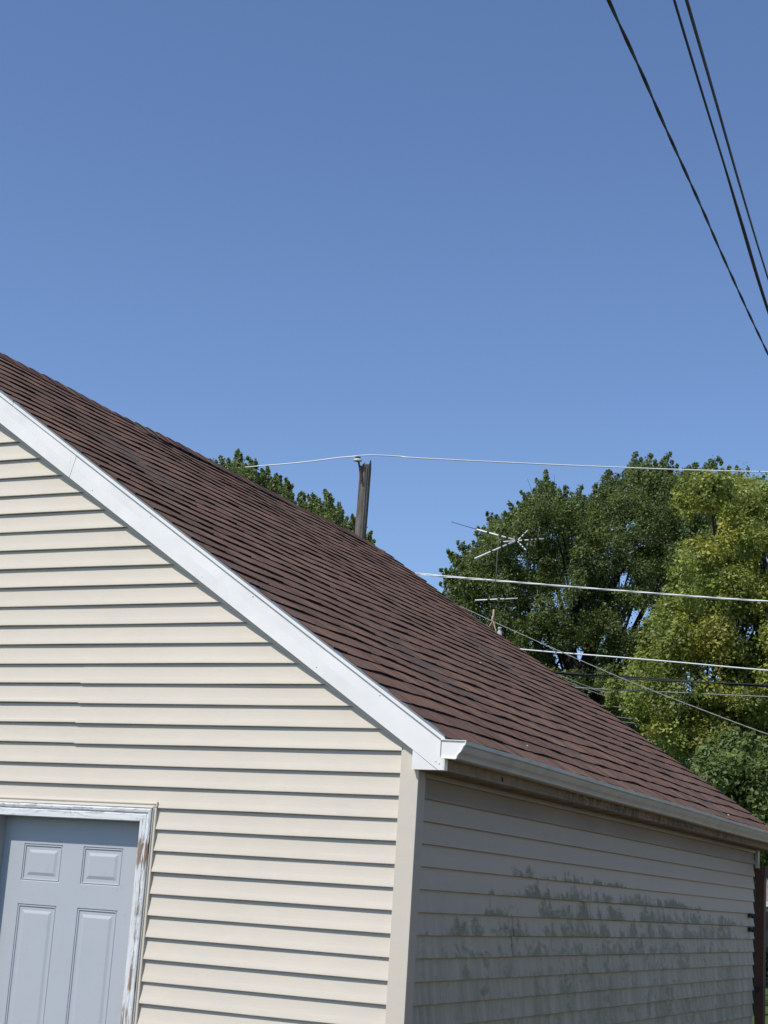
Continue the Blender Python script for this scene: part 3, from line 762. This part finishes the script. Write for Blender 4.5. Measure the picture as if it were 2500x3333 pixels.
arod(hz(1686, 1760), hz(1771, 1753.5), .0125, 'boom', dark=(.2, .45, .6, .75))
arod(hz(1686, 1758), hz(1718, 1726), .0115, dark=(.3, .6))
arod(hz(1686, 1763), hz(1711.5, 1790), .0115, dark=(.2, .5, .75))
arod(at(1547, 1953.5, 30), at(1685, 1947.5, 29.8), .0125, dark=(.32, .56))
q = MB(); q.lathe(HA + Vector((0, 0, -.03)), [(.001, 0), (.03, 0), (.034, .03), (.03, .06), (.001, .06)], 12); q.build('hub', MDARK, ant, zoff=0)
q = MB(); q.tube([at(1623.5, 1740, 30), at(1607, 1990, 30)], .0095, 8); q.build('mast', MMA, ant, zoff=0)
MRP = m_plain('pale_rusty_bracket', (.42, .30, .20), .8, .25, 25)
q = MB(); q.tube([at(1607, 1984, 30), at(1606, 2010, 30), at(1605.5, 2030, 30)], [.018, .022, .014], 8); q.tube([at(1604.5, 2006, 29.98), at(1602, 2018, 29.98), at(1606, 2030, 29.98)], .018, 6); q.build('mast_base', MRP, ant, zoff=0)
for (x, y, d_) in ((1590, 2042, 29.7), (1615, 2056, 29.7), (1604, 2056, 30.5)):
    q = MB(); q.tube([at(1605, 2020, 30), at(x, y, d_)], .010, 6); q.build('leg', MRP, ant, zoff=0)
tag(ant, 'old bare television antenna on a thin mast rising behind the roof edge', 'antenna')

# ------------------------------------------------------------ neighbouring houses
MRF = m_plain('grey_brown_far_shingles', (.23, .18, .15), .9, .2, 3); MHW = m_plain('pale_house_siding', (.66, .62, .48), .7, .06, 3); MWT = m_plain('white_house_trim', (.75, .75, .73), .6)
A = at(1632, 2066, 30); dirx = Vector((RGT.x, RGT.y, 0)).normalized(); diry = Vector((-dirx.y, dirx.x, 0))
def house(name, origin, dx, dy, L, D, eave, ridge, label, over=.4, wins=()):
    root = empty(name, (origin.x, origin.y, 0)); c = lambda u, v, z: tuple(Vector((origin.x, origin.y, 0)) + dx*u + dy*v + Vector((0, 0, z)))
    w = MB(); P = [c(0, 0, 0), c(L, 0, 0), c(L, D, 0), c(0, D, 0), c(0, 0, eave), c(L, 0, eave), c(L, D, eave), c(0, D, eave), c(0, D/2, ridge-.1), c(L, D/2, ridge-.1)]
    w.add(P, [(0,1,5,4), (2,3,7,6), (1,2,6,9,5), (3,0,4,8,7)]); w.build('wall', MHW, root, zoff=0)
    r = MB(); a = -over; b = L+over; s_ = (ridge-eave)/(D/2)
    for v0, z0, v1, z1 in ((-over, eave - s_*over, D/2, ridge), (D+over, eave - s_*over, D/2, ridge)):
        r.add([c(a, v0, z0), c(b, v0, z0), c(b, v1, z1), c(a, v1, z1), c(a, v0, z0-.14), c(b, v0, z0-.14), c(b, v1, z1-.14), c(a, v1, z1-.14)], [(0,1,2,3), (7,6,5,4), (0,4,5,1), (1,5,6,2), (3,7,4,0)])
    ro = r.build('roof', MRF, root, zoff=0)
    f = MB(); z0 = eave - s_*over
    f.add([c(a, -over-.03, z0-.17), c(b, -over-.03, z0-.17), c(b, -over-.03, z0+.0), c(a, -over-.03, z0+.0), c(a, -over-.003, z0-.17), c(b, -over-.003, z0-.17), c(b, -over-.003, z0), c(a, -over-.003, z0)], [(0,1,2,3), (7,6,5,4), (0,4,5,1), (1,5,6,2), (2,6,7,3), (3,7,4,0)])
    f.build('eave_gutter', MWT, root, zoff=0)
    for (u0, u1, z0, z1) in wins:
        f = MB()
        for (p0, p1, q0, q1) in ((u0-.08, u1+.08, z1, z1+.08), (u0-.08, u1+.08, z0-.08, z0), (u0-.08, u0, z0, z1), (u1, u1+.08, z0, z1), ((u0+u1)/2-.02, (u0+u1)/2+.02, z0, z1)):
            f.add([c(p0, -.05, q0), c(p1, -.05, q0), c(p1, -.05, q1), c(p0, -.05, q1), c(p0, -.002, q0), c(p1, -.002, q0), c(p1, -.002, q1), c(p0, -.002, q1)], [(0,1,2,3), (0,4,5,1), (1,5,6,2), (2,6,7,3), (3,7,4,0)])
        fw = f.build('window', MWT, root, zoff=0)
        g_ = MB(); g_.quad(c(u0, -.015, z0), c(u1, -.015, z0), c(u1, -.015, z1), c(u0, -.015, z1)); g_.build('pane', m_glass, fw, zoff=0)
    tag(root, label, 'house'); return root
m_glass = m_plain('dark_window_glass', (.03, .035, .04), .08, .1, 2, spec=.6)
ridge_z = A.z
hs = house('antenna_house', A - dirx*9.0 - diry*4.0, dirx, diry, 8.8, 8.0, ridge_z - 2.6, ridge_z, 'pale roofed house almost hidden behind the garage, carrying antenna and vent pipe', .2)
q = MB(); vp = at(1626, 2068, 29.6)
q.lathe((vp.x, vp.y, vp.z - .35), [(.045, 0), (.045, .42), (.030, .425), (.030, .46), (.038, .465), (.038, .50), (.001, .51)], 14)
q.build('vent_pipe', m_plain('galvanised_pipe', (.36, .36, .38), .5), hs, zoff=0)
B0 = at(2440, 2900, 55)
hw = house('brick_roof_house', B0 - dirx*.6, dirx, diry, 14, 9, at(2490, 2912, 54.6).z + .02, at(2490, 2912, 55).z + 2.9, 'cream house with brown roof seen in the narrow gap beyond the brown post', .35, wins=((1.02, 1.9, .9, 2.05), (4, 5.4, .9, 2.1)))
hw.name = 'neighbour_house'; hs.name = 'neighbour_house.001'
# green bin, hedge
bp = at(2488, 3200, 15.2)
bn = empty('wheeled_bin', (bp.x + .3, bp.y + .3, 0)); MGB = m_plain('dark_green_plastic', (.012, .10, .075), .45, .1, 4)
q = MB(); zb_ = at(2490, 3206, 15.2).z; v = []
for (s_, z) in ((.23, .06), (.27, zb_ - .02)):
    v += [(bp.x + .30 + sx_*s_, bp.y + .30 + sy_*s_*1.1, z) for sx_, sy_ in ((-1,-1), (1,-1), (1,1), (-1,1))]
q.add(v, [(3,2,1,0), (0,1,5,4), (1,2,6,5), (2,3,7,6), (3,0,4,7)]); q.build('bin_body', MGB, bn, zoff=0)
q = MB(); q.box(bp.x, bp.x + .6, bp.y - .02, bp.y + .64, zb_ - .02, zb_ + .03); q.box(bp.x + .04, bp.x + .56, bp.y + .02, bp.y + .6, zb_ + .03, zb_ + .07); q.build('bin_lid', MGB, bn, zoff=0)
for sx_ in (.02, .54):
    q = MB(); q.tube([(bp.x + sx_, bp.y + .58, .1), (bp.x + sx_ + .05, bp.y + .58, .1)], .1, 16); q.build('wheel', MDARK, bn, zoff=0)
tag(bn, 'dark green wheeled bin in the gap beyond the brown post', 'bin')

# ------------------------------------------------------------ trees
rs = np.random.RandomState(3)
def inpoly(poly, x, y):
    c = False; j = len(poly) - 1
    for i in range(len(poly)):
        xi, yi = poly[i]; xj, yj = poly[j]
        if (yi > y) != (yj > y) and x < (xj-xi)*(y-yi)/(yj-yi) + xi: c = not c
        j = i
    return c
def leaves(centers, radii, counts, size, hue, droop=0.3, up=(0, 0, 1)):
    # centers Nx3, returns verts Mx4x3 and tints M
    V = []; T = []
    for c, r, n, h in zip(centers, radii, counts, hue):
        d = rs.normal(size=(n, 3)); d /= np.linalg.norm(d, axis=1)[:, None]
        rad = rs.uniform(.35, 1.0, n) ** .55
        p = np.array(c) + d * rad[:, None] * np.array(r) * (1 + .24*np.clip(rs.normal(size=(n, 1)), -2, 1.6))
        nrm = d * .7 + rs.normal(size=(n, 3)) * .55 + np.array([0, 0, .55]); nrm /= np.linalg.norm(nrm, axis=1)[:, None]
        a = rs.normal(size=(n, 3)); a -= nrm * np.sum(a*nrm, axis=1)[:, None]; a /= np.linalg.norm(a, axis=1)[:, None]
        b = np.cross(nrm, a); s = size * rs.uniform(.45, 1.5, n)[:, None]
        fold = nrm * s * rs.uniform(-.25, .1, n)[:, None]
        V.append(np.stack([p - a*s*.62, p - b*s*.42 + fold, p + a*s*.62, p + b*s*.42 + fold], axis=1))
        t = rs.uniform(.68, 1.3, n) * h[0]
        T.append(np.stack([t*h[1], t, t*h[2], np.ones(n)], axis=1))
    return np.concatenate(V), np.concatenate(T)
def leafmesh(name, V, T, mat, parent):
    org = np.array(parent_origin[parent.name]); n = len(V)
    me = bpy.data.meshes.new(name); me.vertices.add(n*4); me.vertices.foreach_set('co', (V.reshape(-1, 3) - org).astype(np.float32).ravel())
    me.loops.add(n*4); me.loops.foreach_set('vertex_index', np.arange(n*4, dtype=np.int32))
    me.polygons.add(n); me.polygons.foreach_set('loop_start', np.arange(0, n*4, 4, dtype=np.int32))
    try: me.polygons.foreach_set('loop_total', np.full(n, 4, dtype=np.int32))
    except Exception: pass
    me.materials.append(mat); me.update(calc_edges=True)
    ca = me.color_attributes.new('tint', 'FLOAT_COLOR', 'CORNER'); ca.data.foreach_set('color', np.repeat(T, 4, axis=0).astype(np.float32).ravel())
    o = bpy.data.objects.new(name, me); col.objects.link(o); o.parent = parent; return o
MBARK = m_plain('dark_tree_bark', (.032, .027, .022), .9, .4, 6, bump=.8)
def tree(name, outline, inner, holes, dist, depth, base, mat, label, r_t, leaf, nper, trunk_r, group=None, limbs=26, hue=(1, 1, 1), outr=.6, yel=0., first=None, limb_extra=(), edge_up=True, outer=True):
    """outline: silhouette tufts (px, py); inner: polygon filled with tufts; both get their own depth"""
    C = []; Rr = []; Cn = []; H = []
    cx = sum(p[0] for p in outline) / len(outline); cyy = sum(p[1] for p in outline) / len(outline)
    m_px = dist / FPX
    ol = list(outline)
    if edge_up:
        for (xa, ya), (xb, yb) in zip(outline[:-1], outline[1:]):
            if abs(xa - xb) + abs(ya - yb) < 130: ol += [((xa+xb)/2 + (cx-xa)*.03, (ya+yb)/2 + rs.uniform(18, 40)), (xa*.7+xb*.3, ya*.7+yb*.3 + rs.uniform(40, 70)), (xa*.3+xb*.7, ya*.3+yb*.7 + rs.uniform(60, 95))]
    for (x, y) in ol:
        d = dist + rs.uniform(-.35, .35) * depth; sx = (cx - x) * .06
        for k in range(4):
            if edge_up: p = at(x + sx*k*.6 + rs.uniform(-5, 5), y + (4, 16, 34, 58)[k], d + rs.uniform(-.15, .15)); rr_ = r_t * outr * (.34, .60, .85, 1.1)[k] * rs.uniform(.85, 1.15)
            else: p = at(x + rs.uniform(-14, 14), y + rs.uniform(4, 34), d); rr_ = r_t * outr * rs.uniform(.5, .9)
            C.append(p); Rr.append((rr_*.75, rr_*.75, rr_*(1.25 if edge_up else .9))); Cn.append(int(nper * (.26, .36, .45, .5)[k])); H.append((rs.uniform(.9, 1.15), 1 + yel*rs.uniform(0, 1), 1))
    for (poly, cnt) in inner:
        xs_ = [p[0] for p in poly]; ys_ = [p[1] for p in poly]; k = 0; tries = 0
        while k < cnt and tries < cnt * 30:
            tries += 1
            x = rs.uniform(min(xs_), max(xs_)); y = rs.uniform(min(ys_), max(ys_))
            if not inpoly(poly, x, y): continue
            qq = r_t * .42 * FPX / dist
            if any((x-hx)**2/(hr+qq)**2 + (y-hy)**2/(hr2+qq)**2 < 1 for hx, hy, hr, hr2 in holes): continue
            d = dist + rs.uniform(-.5, .5) * depth
            if math.sin(x/31 + d*1.9) + math.sin(y/27 - d*1.3) + math.sin((x + y)/53 + 2 + d*.7) + .5*math.sin(x/13)*math.sin(y/11) < -.55: k += .12; continue
            rr_ = r_t * rs.uniform(.55, 1.15); q_ = rr_ * FPX / dist
            if outer and not (inpoly(poly, x, y - 1.25*q_) and inpoly(poly, x - q_*.9, y) and inpoly(poly, x + q_*.9, y)): continue
            C.append(at(x, y, d)); Rr.append((rr_, rr_, rr_ * rs.uniform(.8, 1.25))); Cn.append(int(nper * rs.uniform(.7, 1.2))); H.append((rs.uniform(.72, 1.2), 1 + yel*rs.uniform(-.2, 1), rs.uniform(.8, 1.1))); k += 1
    root = empty(name, (base.x, base.y, 0))
    V, T = leaves([tuple(c) for c in C], Rr, Cn, leaf, H)
    leafmesh('crown', V, T, mat, root)
    tb = MB(); top = Vector((base.x, base.y, 0)); zc = min(c.z for c in C); zm = max(c.z for c in C)
    fork = Vector((base.x, base.y, max(1.5, zc * .9 + .4)))
    mid = sum((c for c in C), Vector()) / len(C)
    hub = Vector((base.x*.5 + mid.x*.5, base.y*.5 + mid.y*.5, zc + (zm - zc) * .35))
    tb.tube([top, top.lerp(fork, .5) + Vector((.08, .05, 0)), fork, hub], [trunk_r*1.25, trunk_r, trunk_r*.85, trunk_r*.5], 12)
    idx = rs.choice(len(C), min(limbs, len(C)), replace=False)
    for i in idx:
        e = C[i]; st = fork.lerp(hub, rs.uniform(0, 1)); md = st.lerp(e, .5) + Vector((rs.uniform(-.5, .5), rs.uniform(-.5, .5), rs.uniform(-.1, .6)))
        sp = spline([st, st.lerp(md, .5) + Vector(rs.uniform(-.25, .25, 3)), md, md.lerp(e, .5) + Vector(rs.uniform(-.2, .2, 3)), e], 3); r0_ = trunk_r*rs.uniform(.16, .30)
        tb.tube(sp, [r0_*(1 - .93*i_/(len(sp)-1)) for i_ in range(len(sp))], 6)
        e2 = e + Vector(rs.uniform(-.35, .35, 3)); tb.tube([md.lerp(e, .5), e2], [trunk_r*.06, trunk_r*.015], 5)
    for (pts, r0, r1) in limb_extra:
        P = [at(*p) for p in pts]; tb.tube(spline(P, 5), [r0 + (r1-r0)*i/(5*(len(P)-1)) for i in range(5*(len(P)-1)+1)], 8)
    tb.build('trunk', MBARK, root, zoff=0)
    tag(root, label, 'tree', group); return root
def c2(x, y): return (600 + x/2.37, 1400 + y/2.37)
def c1(x, y): return (1400 + x/1.508, 1400 + y/1.508)
ML1 = m_leaf('dark_green_leaves', (.175, .215, .085), .38)
ML2 = m_leaf('maple_leaves', (.150, .190, .070), .38)
ML3 = m_leaf('yellow_green_leaves', (.245, .295, .082), .36, yel=(.37, .37, .085))
ML4 = m_leaf('mid_green_leaves', (.17, .225, .08), .36)
# two crowns behind the ridge
oA = [c2(*p) for p in [(200, 225), (240, 235), (280, 205), (345, 220), (405, 150), (430, 190), (500, 205), (550, 240), (600, 300), (650, 290), (700, 340), (745, 360), (795, 370), (820, 430), (800, 400), (840, 490), (820, 520)]]
tree('round_crowned_tree', oA, [([c2(-150, 380), (600+190/2.37, 1400+260/2.37), c2(330, 235), c2(440, 200), c2(560, 270), c2(700, 350), c2(800, 410), c2(830, 520), c2(900, 800), c2(850, 1500), c2(0, 1500), c2(-250, 900)], 560)], [], 40, 4.5, at(740, 1800, 40), ML1, 'dark green tree rising behind the roof ridge, further left of the two', .30, .060, 190, .22, 'trees behind the ridge', 16, outr=.5)
oB = [c2(*p) for p in [(850, 550), (880, 490), (905, 475), (950, 500), (990, 490), (1030, 520), (1085, 462), (1110, 490), (1140, 530), (1190, 560), (1220, 620), (1250, 670), (1300, 655), (1330, 670), (1380, 740), (1430, 780), (1440, 800), (1462, 850), (1450, 880)]]
tree('round_crowned_tree', oB, [([c2(850, 560), c2(910, 510), c2(1090, 500), c2(1180, 580), c2(1220, 660), c2(1320, 690), c2(1400, 770), c2(1450, 860), c2(1560, 1200), c2(1500, 1800), c2(850, 1800), c2(780, 1100)], 560)], [], 41, 4.0, at(1040, 1950, 41), ML1, 'dark green tree rising behind the roof ridge, between the other tree and the pole', .28, .060, 190, .2, 'trees behind the ridge', 14, outr=.5)
# maple
oM = [c1(*p) for p in [(50, 682), (75, 685), (85, 590), (100, 600), (140, 545), (150, 570), (190, 565), (215, 545), (190, 610), (225, 500), (240, 480), (270, 475), (280, 405), (290, 430), (325, 420), (360, 400), (395, 355), (430, 355), (455, 300), (480, 310), (510, 290), (525, 240), (545, 260), (565, 200), (575, 240), (600, 260), (640, 290), (665, 275), (700, 305), (738, 275), (760, 320), (785, 320), (815, 340), (815, 262), (840, 280), (875, 200), (890, 205), (925, 220), (960, 195), (1020, 110), (1030, 140), (1050, 160), (1085, 120), (1100, 150), (1135, 155), (1180, 112), (1185, 150), (1210, 170), (1300, 165), (1315, 165), (1345, 180), (1415, 135), (1425, 150), (1470, 180), (1500, 180), (1560, 190), (1640, 225), (110, 690), (115, 730), (120, 800), (140, 820), (165, 850), (130, 640), (170, 700), (150, 760)]]
polyM = [c1(*p) for p in [(120, 700), (180, 600), (250, 520), (290, 440), (400, 390), (460, 330), (530, 280), (570, 240), (660, 310), (780, 340), (830, 300), (880, 240), (960, 220), (1030, 160), (1200, 180), (1400, 190), (1650, 250), (1700, 800), (1300, 1000), (1000, 1400), (700, 1500), (180, 1000), (150, 850)]]
holesM = [(*c1(935, 745), 36, 24), (*c1(1015, 915), 34, 32), (*c1(700, 1065), 16, 14), (*c1(1478, 512), 14, 10), (*c1(650, 1165), 30, 24), (*c1(890, 1100), 10, 22), (*c1(760, 1120), 50, 18)]
limbM = [([(1900, 2330, 44.5), (1870, 2190, 44.5), (1840, 2090, 44.5), (1880, 1980, 44.6), (1870, 1850, 44.7)], .30, .10), ([(1880, 2230, 44.5), (1960, 2020, 44.4), (2010, 1870, 44.3), (2090, 1780, 44.2)], .20, .06), ([(1860, 2140, 44.5), (1780, 2060, 44.4), (1700, 1960, 44.3)], .13, .05)]
tree('maple_tree', oM, [(polyM, 1400), ([c1(*p) for p in [(1000, 950), (850, 1050), (700, 1300), (800, 1500), (1300, 1800), (1400, 1100)]], 60)], holesM, 45, 6.5, at(1905, 2500, 44.5), ML2, 'large dark green maple behind the antenna', .33, .058, 215, .26, None, 40, limb_extra=limbM, outr=.58)
# yellow green tree
oY = [c1(*p) for p in [(1235, 240), (1225, 290), (1240, 330), (1300, 210), (1360, 215), (1430, 230), (1500, 240), (1570, 250), (1620, 280), (1650, 300), (1250, 560), (1290, 540), (1340, 530), (1400, 515), (1240, 620), (1215, 700), (1160, 760), (1190, 800), (1145, 860), (1110, 900), (1080, 930), (1045, 990), (1060, 1040), (1025, 1100), (1040, 1140), (970, 1180), (950, 1210), (900, 1225), (880, 1250), (900, 1290), (960, 1300), (1000, 1360), (1040, 1400), (1190, 1590), (1180, 1500)]]
polyY = [c1(*p) for p in [(1260, 590), (1400, 540), (1500, 560), (1720, 560), (1900, 800), (1900, 1700), (1500, 1500), (1250, 1620), (1180, 1560), (1060, 1420), (960, 1300), (920, 1250), (1050, 1130), (1060, 1000), (1150, 880), (1220, 760)]]
polyY2 = [c1(*p) for p in [(1250, 250), (1500, 240), (1720, 290), (1850, 500), (1720, 600), (1480, 560), (1400, 440), (1270, 400)]]
tree('yellow_leaved_tree', oY, [(polyY, 850), (polyY2, 110)], [(*c1(1380, 1215), 20, 12), (*c1(1640, 660), 20, 60), (*c1(1320, 1160), 12, 10)], 36, 5.0, at(2350, 2700, 36), ML3, 'yellow green tree filling the right edge behind the cables', .33, .062, 215, .26, None, 30, outr=.6, yel=.12, edge_up=False, outer=False,
     limb_extra=[([(2440, 2600, 36), (2460, 2200, 36), (2490, 1900, 36), (2470, 1760, 36)], .16, .06), ([(2430, 1730, 34.4), (2395, 1660, 34.2), (2370, 1610, 34)], .03, .012)])
# lower green tree
oG = [c1(*p) for p in [(1290, 1600), (1330, 1580), (1380, 1540), (1440, 1500), (1500, 1480), (1580, 1500), (1650, 1520)]]
polyG = [c1(*p) for p in [(1290, 1640), (1380, 1560), (1500, 1520), (1900, 1540), (1900, 2100), (1600, 2150), (1400, 1900), (1200, 1750)]]
tree('bushy_tree', oG, [(polyG, 200)], [], 33, 3.5, at(2420, 2800, 33), ML4, 'mid green bushy tree at the right edge just above the lower roof corner', .42, .085, 280, .2, None, 12, outr=.6)
# deep shade trees closing the gap low behind the maple
polyD = [(1780, 2230), (1950, 2180), (2150, 2350), (2300, 2480), (2560, 2600), (2600, 2900), (2380, 2790), (2100, 2560), (1900, 2440)]
tree('shade_tree', [(1860, 2290), (1960, 2330), (2060, 2400), (2450, 2760), (2490, 2790)], [(polyD, 170)], [], 48, 4.0, at(2150, 2700, 48), ML1, 'dark tree low behind the yellow green tree', .62, .10, 300, .3, None, 10)
# low shrubs by the far house
def shrub(px, py, d, r, lab):
    c = at(px, py, d); root = empty('garden_shrub', (c.x, c.y, 0)); z = r
    V, T = leaves([(c.x + rs.uniform(-.5, .5)*r, c.y + rs.uniform(-.5, .5)*r, z*rs.uniform(.3, 1.0)) for _ in range(10)], [(r*.6,)*3]*10, [90]*10, .12, [(1, 1, 1)]*10)
    leafmesh('foliage', V, T, ML4, root); tag(root, lab, 'shrub', 'shrubs by the far house')
shrub(2496, 3060, 50, .75, 'green shrub before the cream house beyond the brown post')
shrub(2560, 3060, 50, .8, 'green shrub further right before the cream house')
